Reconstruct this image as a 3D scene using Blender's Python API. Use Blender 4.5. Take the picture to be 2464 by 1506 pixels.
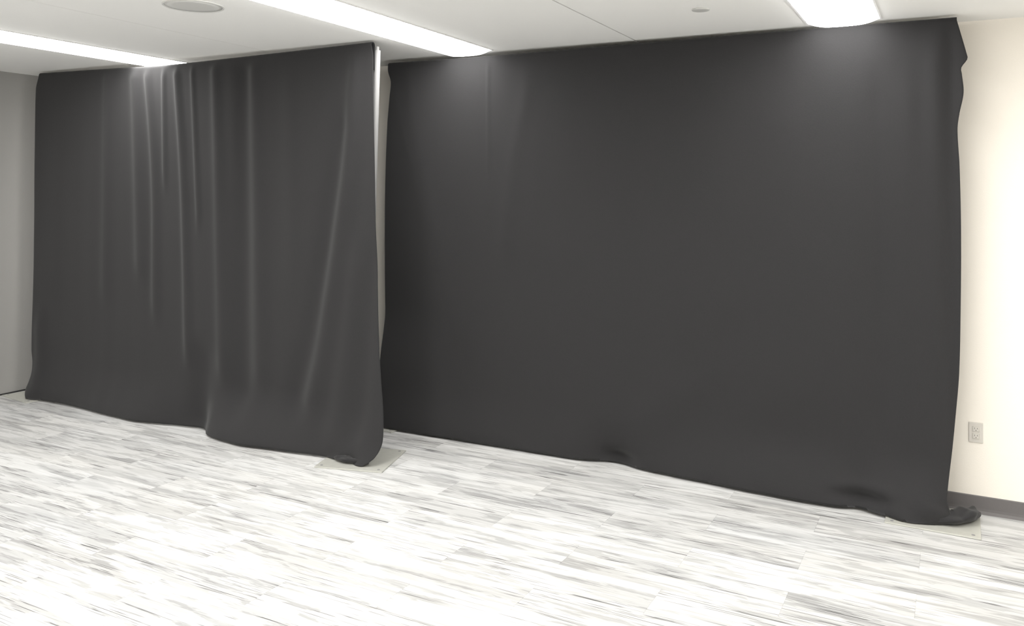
import bpy, bmesh, math, random
from mathutils import Vector, Matrix, noise

for o in list(bpy.data.objects):
    bpy.data.objects.remove(o)
S = bpy.context.scene
COL = S.collection
random.seed(4)

# ------------------------------------------------------------------ camera
FPX, ROLL = 2018.753, 0.5256
yaw, pit, rol = math.radians(27.8413), math.radians(-0.988), math.radians(ROLL)
f0 = Vector((-math.sin(yaw), math.cos(yaw), 0)); r0 = Vector((math.cos(yaw), math.sin(yaw), 0)); u0 = Vector((0, 0, 1))
fw = math.cos(pit)*f0 - math.sin(pit)*u0
up = math.sin(pit)*f0 + math.cos(pit)*u0
rt = math.cos(rol)*r0 + math.sin(rol)*up
up = -math.sin(rol)*r0 + math.cos(rol)*up
cam = bpy.data.cameras.new('camera')
cam.sensor_width = 36; cam.lens = FPX/2464*36
cam.shift_y = (428.9985-753)/2464
cam.clip_start = 0.05
co = bpy.data.objects.new('camera', cam); COL.objects.link(co)
m = Matrix((rt, up, -fw)).transposed().to_4x4()
m.translation = Vector((0, 0, 1.7581))
co.matrix_world = m
S.camera = co

# ------------------------------------------------------------------ world, exposure
w = bpy.data.worlds.new('world'); S.world = w; w.use_nodes = True
w.node_tree.nodes['Background'].inputs[0].default_value = (0.8, 0.9, 1, 1)
w.node_tree.nodes['Background'].inputs[1].default_value = 0.0
S.view_settings.view_transform = 'Standard'
S.view_settings.look = 'None'
S.view_settings.gamma = 1
S.view_settings.use_curve_mapping = False
S.view_settings.exposure = 0.93
LIGHT = 9.0          # radiance of the ceiling light lenses

# ------------------------------------------------------------------ room numbers (metres)
H = 2.75
XL, XR, YB, YF = -7.16, 3.9, 5.378, -3.2

# ------------------------------------------------------------------ materials
def lin(c):
    return tuple(((v/255+0.055)/1.055)**2.4 if v/255 > 0.04045 else v/255/12.92 for v in c)
def mat(name, col, rough=0.8, metal=0.0, spec=0.3):
    m = bpy.data.materials.new(name); m.use_nodes = True
    b = m.node_tree.nodes['Principled BSDF']
    b.inputs['Base Color'].default_value = (*col, 1)
    b.inputs['Roughness'].default_value = rough
    b.inputs['Metallic'].default_value = metal
    b.inputs['Specular IOR Level'].default_value = spec
    return m
def N(nt, t, **kw):
    n = nt.nodes.new(t)
    for k, v in kw.items(): setattr(n, k, v)
    return n
def grain(m, scale, bump, var=0.0, detail=4, stretch=(1, 1, 1)):
    """fine procedural surface: noise bump and a slight colour variation"""
    nt = m.node_tree; b = nt.nodes['Principled BSDF']
    tc = N(nt, 'ShaderNodeTexCoord'); mp = N(nt, 'ShaderNodeMapping'); mp.inputs['Scale'].default_value = stretch
    nt.links.new(tc.outputs['Object'], mp.inputs[0])
    no = N(nt, 'ShaderNodeTexNoise'); no.inputs['Scale'].default_value = scale; no.inputs['Detail'].default_value = detail
    nt.links.new(mp.outputs[0], no.inputs['Vector'])
    bp = N(nt, 'ShaderNodeBump'); bp.inputs['Strength'].default_value = bump; bp.inputs['Distance'].default_value = 0.002
    nt.links.new(no.outputs['Fac'], bp.inputs['Height']); nt.links.new(bp.outputs[0], b.inputs['Normal'])
    if var:
        c = b.inputs['Base Color'].default_value
        mx = N(nt, 'ShaderNodeMix', data_type='RGBA')
        mx.inputs['A'].default_value = tuple(v*(1-var) for v in c[:3])+(1,)
        mx.inputs['B'].default_value = tuple(min(1, v*(1+var)) for v in c[:3])+(1,)
        nt.links.new(no.outputs['Fac'], mx.inputs['Factor']); nt.links.new(mx.outputs['Result'], b.inputs['Base Color'])
    return m

M_wall = grain(mat('cream_wall_paint', (0.84, 0.80, 0.73), 0.7), 180, 0.25, 0.02)
M_grey = grain(mat('grey_wall_covering', (0.285, 0.281, 0.274), 0.75), 180, 0.25, 0.03)
M_ceil = grain(mat('ceiling_paint', (0.93, 0.93, 0.915), 0.85), 220, 0.15, 0.01)
M_dark = mat('dark_joint', (0.03, 0.03, 0.03), 0.9)
M_base = grain(mat('grey_cove_base', (0.14, 0.132, 0.132), 0.5), 60, 0.05, 0.04)
M_plate = grain(mat('steel_base_plate', (0.50, 0.50, 0.46), 0.42, 0.25, 0.5), 25, 0.12, 0.10)
M_alu = grain(mat('aluminium_pole', (0.27, 0.27, 0.27), 0.6, 0.2, 0.5), 40, 0.05, 0.05, stretch=(1, 1, 0.1))
M_frame = mat('white_light_frame', (0.8, 0.8, 0.8), 0.5)
M_plastic = grain(mat('outlet_plastic', (0.60, 0.575, 0.53), 0.45), 90, 0.03, 0.02)
M_slot = mat('outlet_slot', (0.08, 0.075, 0.07), 0.6)
M_speaker = grain(mat('speaker_grille', (0.62, 0.62, 0.605), 0.8), 60, 0.05, 0.02)
M_cover = grain(mat('sprinkler_cover', (0.55, 0.55, 0.535), 0.6), 60, 0.02, 0.02)

def emis(name, col, s):
    m = bpy.data.materials.new(name); m.use_nodes = True; nt = m.node_tree
    nt.nodes.remove(nt.nodes['Principled BSDF'])
    e = N(nt, 'ShaderNodeEmission'); e.inputs[0].default_value = (*col, 1); e.inputs[1].default_value = s
    nt.links.new(e.outputs[0], nt.nodes['Material Output'].inputs[0])
    return m
M_lens = emis('lit_diffuser', (1.0, 0.985, 0.955), LIGHT)

# black drape cloth: plain diffuse weave with a little sheen
M_cloth = mat('black_drape_cloth', (0.0275, 0.0272, 0.0282), 0.95, 0, 0.12)
nt = M_cloth.node_tree; b = nt.nodes['Principled BSDF']
b.inputs['Sheen Weight'].default_value = 0.12; b.inputs['Sheen Roughness'].default_value = 0.5
grain(M_cloth, 320, 0.25, 0.10, 3, (1, 1, 0.35))

# carpet planks: 1.006 x 0.25 m, half-offset rows, streaked along x
def carpet():
    m = mat('carpet_planks', (0.6, 0.6, 0.6), 0.95, 0, 0.1); nt = m.node_tree; L = nt.links
    b = nt.nodes['Principled BSDF']
    tc = N(nt, 'ShaderNodeTexCoord')
    sep = N(nt, 'ShaderNodeSeparateXYZ'); L.new(tc.outputs['Object'], sep.inputs[0])
    def math_(op, a, b_=None, c=None):
        n = N(nt, 'ShaderNodeMath', operation=op)
        for i, v in enumerate((a, b_, c)):
            if v is None: continue
            if isinstance(v, (int, float)): n.inputs[i].default_value = v
            else: L.new(v, n.inputs[i])
        return n.outputs[0]
    # row index and plank index
    row = math_('FLOOR', math_('DIVIDE', math_('ADD', sep.outputs['Y'], 0.10), 0.25))
    par = math_('MODULO', math_('ADD', row, 100), 2)
    u = math_('DIVIDE', math_('SUBTRACT', math_('ADD', sep.outputs['X'], 20.0-0.1525+0.12), math_('MULTIPLY', par, -0.503)), 1.006)
    u = math_('DIVIDE', math_('ADD', math_('ADD', sep.outputs['X'], 20.27), math_('MULTIPLY', par, 0.503)), 1.006)
    col = math_('FLOOR', u)
    cid = N(nt, 'ShaderNodeCombineXYZ'); L.new(row, cid.inputs[0]); L.new(col, cid.inputs[1])
    wn = N(nt, 'ShaderNodeTexWhiteNoise', noise_dimensions='2D'); L.new(cid.outputs[0], wn.inputs['Vector'])
    rnd = wn.outputs['Color']
    rs = N(nt, 'ShaderNodeSeparateColor'); L.new(rnd, rs.inputs[0])
    # coordinates private to each plank
    off = N(nt, 'ShaderNodeVectorMath', operation='MULTIPLY_ADD')
    L.new(rnd, off.inputs[0]); off.inputs[1].default_value = (37, 29, 53); L.new(tc.outputs['Object'], off.inputs[2])
    def noi(sx, sy, det, rough=0.55, dist=0.0, src=off.outputs[0]):
        mp = N(nt, 'ShaderNodeMapping'); mp.inputs['Scale'].default_value = (sx, sy, 1); L.new(src, mp.inputs[0])
        n = N(nt, 'ShaderNodeTexNoise'); n.inputs['Scale'].default_value = 1; n.inputs['Detail'].default_value = det
        n.inputs['Roughness'].default_value = rough; n.inputs['Distortion'].default_value = dist
        L.new(mp.outputs[0], n.inputs['Vector']); return n.outputs['Fac']
    def ramp(x, lo, hi, a, c):
        n = N(nt, 'ShaderNodeMapRange'); n.interpolation_type = 'SMOOTHSTEP'
        L.new(x, n.inputs[0])
        for i, v in zip((1, 2, 3, 4), (lo, hi, a, c)): n.inputs[i].default_value = v
        return n.outputs[0]
    band = ramp(noi(1.3, 9, 2, 0.5, 0.3), 0.47, 0.58, 0, 1)         # broad calm bands
    patch = ramp(noi(2.6, 22, 4, 0.6, 0.3), 0.515, 0.555, 0, 1)       # ragged elongated patches with crisp edges
    soft = noi(4, 60, 4, 0.6)
    fine = ramp(noi(3.6, 170, 1, 0.4), 0.63, 0.675, 0, 1)              # thin dark threads
    fine2 = ramp(noi(2.4, 80, 2, 0.5), 0.655, 0.68, 0, 1)
    gate = ramp(noi(2.2, 9, 2), 0.44, 0.56, 0.15, 1)                  # threads come in clusters
    light = ramp(noi(6, 170, 1, 0.4), 0.64, 0.70, 0, 1)               # thin pale threads
    v = math_('ADD', 0.80, math_('MULTIPLY', math_('SUBTRACT', rs.outputs[0], 0.5), 0.11))
    v = math_('SUBTRACT', v, math_('MULTIPLY', band, 0.13))
    v = math_('SUBTRACT', v, math_('MULTIPLY', patch, 0.15))
    v = math_('SUBTRACT', v, math_('MULTIPLY', math_('SUBTRACT', soft, 0.5), 0.16))
    v = math_('ADD', v, math_('MULTIPLY', light, 0.14))
    v = math_('SUBTRACT', v, math_('MULTIPLY', math_('MULTIPLY', fine, gate), 0.42))
    v = math_('SUBTRACT', v, math_('MULTIPLY', math_('MULTIPLY', fine2, gate), 0.36))
    # butt joints between planks
    fx = math_('ABSOLUTE', math_('SUBTRACT', math_('FRACT', u), 0.5))
    je = ramp(fx, 0.4975, 0.4995, 0, 0.10)
    v = math_('SUBTRACT', v, je)
    v = math_('MAXIMUM', v, 0.14)
    tint = N(nt, 'ShaderNodeMix', data_type='RGBA')
    tint.inputs['A'].default_value = (0.985, 1.0, 1.015, 1); tint.inputs['B'].default_value = (1.015, 1.0, 0.965, 1)
    L.new(noi(0.9, 2.5, 2), tint.inputs['Factor'])
    sc = N(nt, 'ShaderNodeVectorMath', operation='SCALE'); L.new(tint.outputs['Result'], sc.inputs[0]); L.new(v, sc.inputs['Scale'])
    sc2 = N(nt, 'ShaderNodeVectorMath', operation='SCALE'); sc2.inputs['Scale'].default_value = 0.66; L.new(sc.outputs[0], sc2.inputs[0])
    L.new(sc2.outputs[0], b.inputs['Base Color'])
    bp = N(nt, 'ShaderNodeBump'); bp.inputs['Strength'].default_value = 0.35; bp.inputs['Distance'].default_value = 0.002
    L.new(noi(60, 320, 3), bp.inputs['Height']); L.new(bp.outputs[0], b.inputs['Normal'])
    return m
M_carpet = carpet()

# ------------------------------------------------------------------ helpers
def link(name, bm, m, parent=None, smooth=False, loc=None):
    me = bpy.data.meshes.new(name); bmesh.ops.recalc_face_normals(bm, faces=bm.faces); bm.to_mesh(me); bm.free()
    me.materials.append(m)
    if smooth:
        for p in me.polygons: p.use_smooth = True
    o = bpy.data.objects.new(name, me); COL.objects.link(o)
    if parent: o.parent = parent
    if loc: o.location = loc
    return o
def thing(name, label, cat, loc=(0, 0, 0), rz=0, group=None):
    o = bpy.data.objects.new(name, None); COL.objects.link(o)
    o.location = loc; o.rotation_euler = (0, 0, rz); o['label'] = label; o['category'] = cat
    if group: o['group'] = group
    o.empty_display_size = 0.1
    return o
def box(bm, x0, x1, y0, y1, z0, z1, bev=0.0, seg=2):
    r = bmesh.ops.create_cube(bm, size=1)
    for v in r['verts']:
        v.co = Vector((x0+(v.co.x+.5)*(x1-x0), y0+(v.co.y+.5)*(y1-y0), z0+(v.co.z+.5)*(z1-z0)))
    if bev:
        es = {e for v in r['verts'] for e in v.link_edges}
        bmesh.ops.bevel(bm, geom=list(es), offset=bev, segments=seg, affect='EDGES', profile=0.5)
def lathe(bm, prof, n=48, c=(0, 0, 0)):
    rings = []
    for r, z in prof:
        rings.append([bm.verts.new((c[0]+r*math.cos(2*math.pi*i/n), c[1]+r*math.sin(2*math.pi*i/n), c[2]+z)) for i in range(n)])
    for a, b in zip(rings, rings[1:]):
        for i in range(n):
            bm.faces.new((a[i], a[(i+1) % n], b[(i+1) % n], b[i]))
    bm.faces.new(rings[0][::-1]); bm.faces.new(rings[-1])
def rod(bm, a, b, r, n=20):
    a, b = Vector(a), Vector(b); d = (b-a).normalized()
    s = d.cross(Vector((0, 1, 0)) if abs(d.z) > .9 else Vector((0, 0, 1))).normalized(); t = d.cross(s)
    R = []
    for p in (a, b):
        R.append([bm.verts.new(p+r*(math.cos(2*math.pi*i/n)*s+math.sin(2*math.pi*i/n)*t)) for i in range(n)])
    for i in range(n): bm.faces.new((R[0][i], R[0][(i+1) % n], R[1][(i+1) % n], R[1][i]))
    bm.faces.new(R[0][::-1]); bm.faces.new(R[1])
def smoothstep(a, b, x):
    t = max(0, min(1, (x-a)/(b-a))); return t*t*(3-2*t)
def interp(tab, x):
    """smooth interpolation through (x, y) pairs sorted by x"""
    if x <= tab[0][0]: return tab[0][1]
    if x >= tab[-1][0]: return tab[-1][1]
    for i in range(len(tab)-1):
        if tab[i][0] <= x <= tab[i+1][0]:
            x0, y0 = tab[i]; x1, y1 = tab[i+1]
            d = (y1-y0)/(x1-x0)
            def sl(j):
                if j <= 0 or j >= len(tab)-1: return None
                return (tab[j+1][1]-tab[j-1][1])/(tab[j+1][0]-tab[j-1][0])
            m0 = sl(i); m1 = sl(i+1); m0 = d if m0 is None else m0; m1 = d if m1 is None else m1
            t = (x-x0)/(x1-x0); h = x1-x0
            return ((2*t**3-3*t*t+1)*y0+(t**3-2*t*t+t)*h*m0+(-2*t**3+3*t*t)*y1+(t**3-t*t)*h*m1)

def structure(o):
    o['kind'] = 'structure'; return o

# ------------------------------------------------------------------ room shell
bm = bmesh.new(); box(bm, XL-.1, XR+.1, YF-.1, YB+.1, -.1, 0); structure(link('floor', bm, M_carpet))
# ceiling: large panels between narrow recessed reveals
bm = bmesh.new()
joints = [(-4.33, .0035), (-1.829, .010), (0.61, .010), (3.05, .010)]
edges = [XL-.1] + [x+s*g/2 for x, g in joints for s in (-1, 1)] + [XR+.1]
for i in range(0, len(edges), 2):
    box(bm, edges[i], edges[i+1], YF-.1, YB+.1, H, H+.05)
structure(link('ceiling', bm, M_ceil))
bm = bmesh.new(); box(bm, XL-.1, XR+.1, YF-.1, YB+.1, H+.05, H+.10); structure(link('trim_2', bm, M_dark))
bm = bmesh.new(); box(bm, XL-.1, XR+.1, YB, YB+.1, 0, H); structure(link('wall_back', bm, M_wall))
bm = bmesh.new(); box(bm, XL-.1, XL, YF, YB, 0, H); structure(link('wall_left', bm, M_grey))
bm = bmesh.new(); box(bm, XR, XR+.1, YF, YB, 0, H); structure(link('wall_right', bm, M_wall))
bm = bmesh.new(); box(bm, XL, XR, YF-.1, YF, 0, H); structure(link('wall_rear', bm, M_wall))
# cove base on the back wall
bm = bmesh.new()
prof = [(0, 0), (-.016, 0), (-.013, .006), (-.0075, .016), (-.006, .03), (-.006, .093), (-.003, .097), (0, .097)]
ends = []
for x in (XL, XR):
    ends.append([bm.verts.new((x, YB+a, z)) for a, z in prof])
for i in range(len(prof)):
    j = (i+1) % len(prof); bm.faces.new((ends[0][i], ends[0][j], ends[1][j], ends[1][i]))
bm.faces.new(ends[0]); bm.faces.new(ends[1])
structure(link('baseboard_back', bm, M_base))
bm = bmesh.new(); box(bm, XL, XL+.006, YF, YB-.02, 0, .012); structure(link('trim_1', bm, M_dark))

# ------------------------------------------------------------------ ceiling lights
def light_fixture(x, label, y0=-2.6, y1=5.075, wd=0.38):
    t = thing('linear_ceiling_light', label, 'ceiling light', (x, (y0+y1)/2, H), 0, 'long ceiling light strips')
    hl = (y1-y0)/2
    bm = bmesh.new()
    n = 20; a = wd/2
    cs = [(-a+2*a*i/n, -0.0315*(1-abs(2*i/n-1)**3.5)-0.001) for i in range(n+1)]
    ys = [-hl, -hl+.012, hl-.012, hl]; rows = []
    for k, y in enumerate(ys):
        sc = 0.15 if k in (0, 3) else 1
        rows.append([bm.verts.new((cx, y, z*sc if k in (0, 3) else z)) for cx, z in cs])
    for r_, q in zip(rows, rows[1:]):
        for i in range(n): bm.faces.new((r_[i], r_[i+1], q[i+1], q[i]))
    link('diffuser', bm, M_lens, t, True)
    bm = bmesh.new()
    for s in (-1, 1):
        box(bm, s*(a+.005)-.005, s*(a+.005)+.005, -hl-.01, hl+.01, -.003, -.0002)
        box(bm, -a, a, s*(hl+.005)-.005, s*(hl+.005)+.005, -.003, -.0002)
    link('frame', bm, M_frame, t)
light_fixture(-5.49, 'bright linear ceiling light leading over the drape on the left')
light_fixture(-3.04, 'bright linear ceiling light ending over the left end of the wide drape')
light_fixture(-0.56, 'bright linear ceiling light ending above the right part of the wide drape')
light_fixture(1.82, 'linear ceiling light outside the view to the right')

# ------------------------------------------------------------------ ceiling speaker and sprinkler cover
t = thing('ceiling_speaker', 'large round off-white speaker grille flush in the ceiling between two lights', 'ceiling speaker', (-3.628, 3.177, H))
bm = bmesh.new()
lathe(bm, [(.148, -.0002), (.148, -.004), (.151, -.006), (.156, -.006), (.160, -.003), (.160, -.0002)], 64)
link('rim', bm, M_speaker, t, False)
bm = bmesh.new(); lathe(bm, [(.1478, -.0002), (.1478, -.0035), (.10, -.0048), (.04, -.0052)], 64)
g = link('grille', bm, M_speaker, t, True)
t = thing('sprinkler_cover', 'small round grey cover plate on the ceiling above the wide drape', 'sprinkler cover', (-1.204, 4.425, H))
bm = bmesh.new(); lathe(bm, [(.047, -.0002), (.048, -.004), (.046, -.007), (.03, -.0085), (.01, -.009)], 48)
link('cover_disc', bm, M_cover, t, True)

# ------------------------------------------------------------------ wall outlet
t = thing('wall_outlet', 'pale rectangular wall outlet low on the cream wall right of the drape', 'wall outlet', (.1035, YB, .445))
bm = bmesh.new(); box(bm, -.035, .035, -.006, -.0002, -.056, .056, .002); link('cover_plate', bm, M_plastic, t)
for s in (-1, 1):
    bm = bmesh.new(); box(bm, -.017, .017, -.0085, -.0055, s*.0195-.0145, s*.0195+.0145, .003)
    so = link('socket', bm, M_plastic, t)
    bm = bmesh.new()
    for dx in (-.0065, .0065): box(bm, dx-.001, dx+.001, -.0090, -.0080, s*.0195, s*.0195+.008)
    box(bm, -.002, .002, -.0090, -.0080, s*.0195-.009, s*.0195-.005)
    link('slot', bm, M_slot, so)

# ------------------------------------------------------------------ drape stands (base plate + upright) and crossbars
def stand(cx, cy, rz, w_, d_, top, label, off=0.0):
    t = thing('drape_stand', label, 'drape stand', (cx, cy, 0), 0, 'drape stands on the carpet')
    bm = bmesh.new(); box(bm, -w_/2, w_/2, -d_/2, d_/2, 0.0005, .0085, .0015)
    p = link('base_plate', bm, M_plate, t); p.rotation_euler = (0, 0, rz)
    for sx in (-1, 1):
        for sy in (-1, 1):
            bm = bmesh.new()
            lathe(bm, [(.009, 0), (.009, .0012), (.004, .0012), (.004, .0004)], 20, (sx*(w_/2-.035), sy*(d_/2-.035), .0086))
            link('bolt', bm, M_alu, p)
    bm = bmesh.new(); rod(bm, (0, off, .0087), (0, off, .06), .027); link('spigot_collar', bm, M_alu, t, True)
    tx, ty = top
    bm = bmesh.new(); rod(bm, (0, off, .06), (tx, ty, 2.69), .0215, 28); link('upright', bm, M_alu, t, False)
    bm = bmesh.new(); rod(bm, (tx, ty, 2.69), (tx, ty, 2.715), .012); link('top_hook', bm, M_alu, t)
stand(-3.446, 4.436+.01, math.radians(15.9), .455, .46, (.068, .026), 'drape stand with square steel base plate under the right end of the left drape', .045)
stand(-6.895, 4.488, math.radians(-7), .42, .44, (.03, -.008), 'drape stand with steel base plate beside the grey wall, under the left drape')
stand(-3.805, 5.193, 0, .352, .335, (.09, .0), 'drape stand with pale base plate barely showing between the two drapes', .112)
stand(-.107, 5.158, math.radians(-.5), .455, .40, (.02, .035), 'drape stand with base plate under the right end of the wide drape')

def crossbar(x0, x1, y, ztab, label):
    bm = bmesh.new(); n = 24; prev = None
    for i in range(n+1):
        x = x0+(x1-x0)*i/n; z = interp(ztab, x)
        ring = [bm.verts.new((x, y+.014*math.cos(2*math.pi*k/12), z+.014*math.sin(2*math.pi*k/12))) for k in range(12)]
        if prev:
            for k in range(12): bm.faces.new((prev[k], prev[(k+1) % 12], ring[(k+1) % 12], ring[k]))
        else: bm.faces.new(ring)
        prev = ring
    bm.faces.new(prev[::-1])
    o = link('crossbar', bm, M_alu, None, True); o['label'] = label; o['category'] = 'crossbar'

# ------------------------------------------------------------------ drapes
def drape(name, label, y0, ztop, left, right, hem, folds, extra, nx, nz, seed):
    """cloth over a rod pocket; left/right: edge x by height, hem: y of hem by x, folds: ridges (points (z,x), width, amp)"""
    R = .018
    zs = [('b', -.16), ('b', -.10), ('b', -.05), ('b', 0.0)] + [('a', a) for a in (0.15, .3, .42, .5, .58, .7, .85)]
    nf = nz
    for i in range(nf+1):
        v = i/nf
        zs.append(('f', v))
    fold_tabs = [(sorted(p), wd, am) for p, wd, am in folds]
    bm = bmesh.new(); grid = []
    for j, (kind, v) in enumerate(zs):
        row = []
        for i in range(nx+1):
            s = i/nx
            if kind == 'f': vv = v
            else: vv = 0
            s_b = s
            xt = left[-1][1]*(1-s)+right[-1][1]*s
            zt = interp(ztop, xt)-.004
            # height of this row; rows bunch up near the floor
            q = 1-(1-vv)**1.0
            z = (zt-R)*(1-q)
            xl = interp(left, z); xr = interp(right, z)
            base_l, base_r = left[len(left)//2][1], right[len(right)//2][1]
            x = base_l*(1-s)+base_r*s + (xl-base_l)*(1-s)**4 + (xr-base_r)*s**4
            # near the top follow the edge tables closely so the corner stays square
            if kind == 'f':
                hy = interp(hem, x)
                lean = smoothstep(.42, 0.0, z)
                y = y0 + (hy-y0)*lean**1.6
                fade = smoothstep(zt, zt-.10, z)
                near = 1-smoothstep(.10, 0, z)*.8
                d = 0
                for tab, wd, am in fold_tabs:
                    wdz = wd*(1.1+.55*max(0, 2.6-z)/2.6); c = interp(tab, z)
                    zmin, zmax = tab[0][0], tab[-1][0]
                    g = math.exp(-((x-c)/wdz)**2)
                    e = smoothstep(zmax+.25, zmax-.05, z)*smoothstep(zmin-.25, zmin+.05, z)
                    d += am*g*e
                d += .010*noise.noise(Vector((x*1.1+seed, z*.35, 3.1))) + .0035*noise.noise(Vector((x*6+seed, z*.5, 7.7)))
                d += .003*noise.noise(Vector((x*2.5+seed, z*2.5, 1.7)))
                y -= d*fade*near
                ex = extra(x, z, s)
                x += ex[0]; y += ex[1]; z += ex[2]
                z = max(z, .0135) if z < .05 else z
            elif kind == 'a':
                a = (1-v)*math.pi         # pi at back, 0 at front
                zz = zt-R+math.sin(a)*R; y = y0+R-math.cos(math.pi-a)*(-1)*0
                y = y0+R+math.cos(math.pi-a)*(-R)*(-1)
                y = y0+R-math.cos(math.pi*(v))*(-R)
                z = zz
            else:
                z = zt-R+v; y = y0+2*R
                k = -v/.16
                y += .004*noise.noise(Vector((x*6+seed, 0, 0)))
            row.append(bm.verts.new((x, y, z)))
        grid.append(row)
    for a, b_ in zip(grid, grid[1:]):
        for i in range(nx):
            bm.faces.new((a[i], a[i+1], b_[i+1], b_[i]))
    o = link(name, bm, M_cloth, None, True)
    o['label'] = label; o['category'] = 'drape'
    md = o.modifiers.new('thickness', 'SOLIDIFY'); md.thickness = .0025; md.offset = 1
    return o

def hem_fold(parent, pts, label, seed):
    """crumpled roll of hem cloth lying on the floor: pts = (x, y, half width, height)"""
    bm = bmesh.new(); prev = None; n = 40; k = 28
    P = [Vector((p[0], p[1])) for p in pts]; m_ = len(pts)-1
    for i in range(n+1):
        t = i/n*m_; j = min(int(t), m_-1); f = t-j; f = f*f*(3-2*f)*.5+f*.5
        c = P[j]*(1-f)+P[j+1]*f; d = (P[j+1]-P[j]).normalized(); nn = Vector((-d.y, d.x))
        hw = pts[j][2]*(1-f)+pts[j+1][2]*f; hh = pts[j][3]*(1-f)+pts[j+1][3]*f
        ring = []
        for q in range(k):
            a = 2*math.pi*q/k
            e = 1+.22*noise.noise(Vector((math.cos(a)*1.3+seed, math.sin(a)*1.3, t*1.6)))+.10*math.sin(3*a+t*2.2)
            u_ = math.cos(a)*hw*e; z = (math.sin(a)*.5+.5)*hh*e
            ring.append(bm.verts.new((c.x+nn.x*u_, c.y+nn.y*u_, .0130+z)))
        if prev:
            for q in range(k): bm.faces.new((prev[q], prev[(q+1) % k], ring[(q+1) % k], ring[q]))
        else: bm.faces.new(ring)
        prev = ring
    bm.faces.new(prev[::-1])
    o = link('hem_fold', bm, M_cloth, parent, True); o['label'] = label
    return o

# left drape -----------------------------------------------------------
ztopL = [(-6.9, 2.739), (-5.9, 2.722), (-5.45, 2.711), (-5.15, 2.712), (-4.43, 2.722), (-3.8, 2.732), (-3.35, 2.740)]
LL = [(0, -6.80), (.05, -6.84), (.10, -6.862), (.20, -6.845), (.30, -6.865), (.40, -6.892), (1.0, -6.888), (2.0, -6.902), (2.6, -6.904), (2.70, -6.872), (2.74, -6.862)]
LR = [(0, -3.345), (.03, -3.30), (.06, -3.268), (.12, -3.243), (.20, -3.235), (.38, -3.247), (.64, -3.274), (1.1, -3.300), (1.92, -3.332), (2.46, -3.352), (2.65, -3.357), (2.74, -3.378)]
hemL = [(-6.95, 4.36), (-6.83, 4.335), (-6.35, 4.353), (-5.9, 4.314), (-5.45, 4.30), (-5.1, 4.37), (-4.86, 4.40), (-4.70, 4.302), (-4.4, 4.247), (-4.08, 4.276), (-3.73, 4.331), (-3.5, 4.34), (-3.36, 4.32), (-3.2, 4.40)]
foldsL = [
    ([(2.7, -5.99), (1.0, -5.97)], .045, .012),
    ([(2.7, -5.66), (1.2, -5.56)], .05, .022),
    ([(2.7, -5.52), (1.9, -5.42), (.9, -5.38)], .035, .020),
    ([(2.7, -5.33), (1.9, -5.30)], .022, .014),
    ([(2.7, -5.19), (1.9, -5.10), (.6, -5.02)], .032, .022),
    ([(2.7, -5.02), (1.6, -4.93)], .022, .014),
    ([(2.7, -4.78), (1.9, -4.73), (.5, -4.66)], .045, .024),
    ([(2.6, -4.40), (1.9, -4.36), (.5, -4.30)], .05, .019),
    ([(2.6, -4.52), (1.2, -4.49), (.3, -4.47)], .065, -.032),
    ([(2.5, -4.08), (1.2, -4.02)], .07, .010),
    ([(2.55, -3.50), (1.92, -3.545), (1.48, -3.615), (1.09, -3.68), (.67, -3.75), (.35, -3.82)], .055, .030),
    ([(2.2, -3.62), (1.48, -3.72), (1.09, -3.79), (.67, -3.88), (.35, -3.98)], .06, -.022),
    ([(1.3, -3.47), (.8, -3.52), (.2, -3.60)], .06, .020),
    ([(1.3, -3.36), (.6, -3.40), (.2, -3.44)], .05, -.014),
    ([(.50, -4.86), (.0, -4.90)], .07, -.030),
    ([(.60, -6.78), (.1, -6.75)], .05, .020),
]
def extraL(x, z, s):
    dx = dy = dz = 0
    # hem of the last half metre rolls forward over the base plate and curls up
    k = smoothstep(.90, .955, s)*smoothstep(.16, .0, z)
    dy -= .030*k*(.5+.5*math.sin((s-.90)*75))
    dz += .016*k*max(0, math.sin((s-.90)*60))
    # bunched lump at the left corner
    k = smoothstep(.06, 0, s)*smoothstep(.14, 0, z)
    dy -= .03*k
    # small ripples of the hem where the cloth rests on the carpet
    k = smoothstep(.10, 0, z)
    dy += .010*k*noise.noise(Vector((x*5, 0, 2)))
    return dx, dy, dz
left_drape = drape('black_drape', 'black floor-length drape on the left with narrow vertical folds', 4.40, ztopL, LL, LR, hemL, foldsL, extraL, 420, 200, 2.0)
crossbar(-6.84, -3.40, 4.418, [(x, z-.022) for x, z in ztopL], 'crossbar carrying the left drape, hidden in its top pocket')

# right drape ----------------------------------------------------------
ztopR = [(-3.8, 2.729), (-2.9, 2.724), (-1.8, 2.730), (-1.0, 2.735), (0, 2.736)]
RL_ = [(0, -3.74), (.05, -3.76), (.3, -3.81), (.8, -3.84), (1.64, -3.825), (2.26, -3.785), (2.475, -3.757), (2.58, -3.742), (2.66, -3.768), (2.73, -3.768)]
RR = [(0, -.03), (.04, -.045), (.19, -.035), (.41, -.012), (.59, .004), (.81, .020), (1.15, .027), (1.57, .029), (1.92, .022), (2.12, .012), (2.20, .020), (2.32, .041), (2.42, .033), (2.455, .030), (2.50, .059), (2.53, .055), (2.67, .020), (2.735, .003)]
hemR = [(-3.8, 5.07), (-3.1, 5.085), (-2.45, 5.10), (-2.2, 5.11), (-1.95, 5.175), (-1.75, 5.12), (-1.55, 5.10), (-.85, 5.04), (-.6, 5.045), (-.47, 5.085), (-.34, 5.03), (-.15, 5.00), (-.03, 5.06), (.1, 5.10)]
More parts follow.
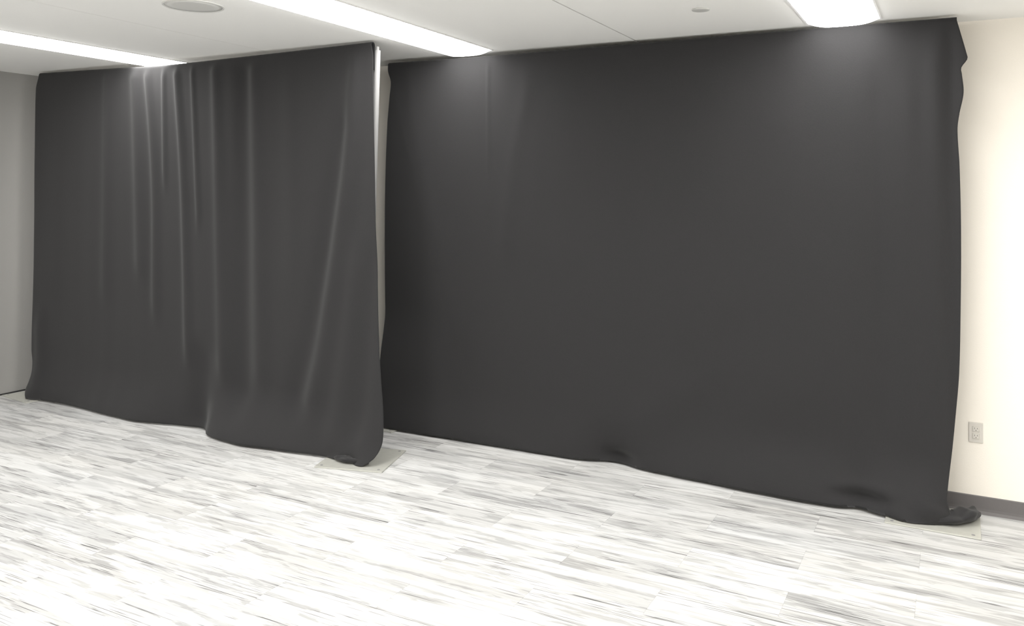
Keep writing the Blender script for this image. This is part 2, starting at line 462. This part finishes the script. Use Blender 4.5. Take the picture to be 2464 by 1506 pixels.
foldsR = [
    ([(2.6, -3.60), (1.95, -3.46), (1.58, -3.35), (1.28, -3.25), (.8, -3.13)], .06, .006),
    ([(2.65, -2.905), (2.0, -2.895)], .014, .006),
    ([(2.45, -2.60), (2.0, -2.69), (1.4, -2.76)], .05, .010),
    ([(2.4, -1.33), (1.6, -1.28), (.9, -1.36)], .16, .010),
    ([(.7, -1.30), (.2, -1.85)], .12, .009),
    ([(.9, -1.20), (.2, -1.55)], .14, -.005),
    ([(2.2, -.90), (.6, -.86)], .14, .010),
    ([(2.3, -.40), (.5, -.38)], .045, -.014),
    ([(2.3, -.23), (.4, -.21)], .05, .012),
    ([(2.5, -.10), (.3, -.10)], .045, .018),
    ([(2.55, -.02), (.5, -.01)], .03, -.016),
]
wedge = [(.8, -3.20), (1.28, -3.34), (1.58, -3.43), (1.95, -3.545), (2.35, -3.67), (2.6, -3.74)]
def extraR(x, z, s):
    dx = dy = dz = 0
    # left of the slanting crease the cloth turns away
    c = interp(wedge, z)
    dy += .17*math.log1p(math.exp((c-x)/.006))*.006*smoothstep(.3, .9, z)*smoothstep(2.66, 2.5, z)
    # bunch near the right end: a roll of cloth lying on the floor
    k = smoothstep(-.70, -.45, x)*smoothstep(-.25, -.40, x)*smoothstep(.22, .08, z)
    dy += .035*k*math.exp(-((z-.075)/.035)**2) - .02*k*math.exp(-((z-.15)/.04)**2)
    k = math.exp(-((x+1.93)/.10)**2)*math.exp(-((z-.06)/.045)**2)
    dy += .05*k
    # right corner: the hem drags outwards along the floor into a small tail
    k = smoothstep(.955, 1.0, s)*smoothstep(.16, .03, z)
    dx += .03*k; dy += .03*k
    dz += .045*k*math.sin(min(1, max(0, (s-.955)/.045))*math.pi)*smoothstep(.0, .06, z+.03)
    k = smoothstep(.10, 0, z)
    dy += .008*k*noise.noise(Vector((x*5, 0, 9))) 
    k = smoothstep(-.55, -.3, x)*smoothstep(.14, 0, z)
    dy += .008*k*math.sin(x*34+z*30)
    return dx, dy, dz
right_drape = drape('black_drape', 'wide smooth black drape on the right hanging in front of the cream wall', 5.125, ztopR, RL_, RR, hemR, foldsR, extraR, 460, 200, 11.0)
crossbar(-3.74, -.13, 5.143, [(x, z-.022) for x, z in ztopR], 'crossbar carrying the wide right drape, hidden in its top pocket')

hem_fold(left_drape, [(-3.60, 4.345, .006, .008), (-3.54, 4.325, .022, .030), (-3.47, 4.315, .030, .038), (-3.41, 4.325, .026, .034), (-3.355, 4.345, .028, .030), (-3.325, 4.365, .012, .016)], 'crumpled roll of hem on the steel plate', 1.3)
hem_fold(right_drape, [(-.20, 5.055, .012, .02), (-.09, 5.07, .035, .05), (.00, 5.10, .045, .06), (.055, 5.17, .050, .072), (.085, 5.24, .040, .058), (.105, 5.285, .020, .035)], 'crumpled tail of hem dragged out to the right', 4.1)
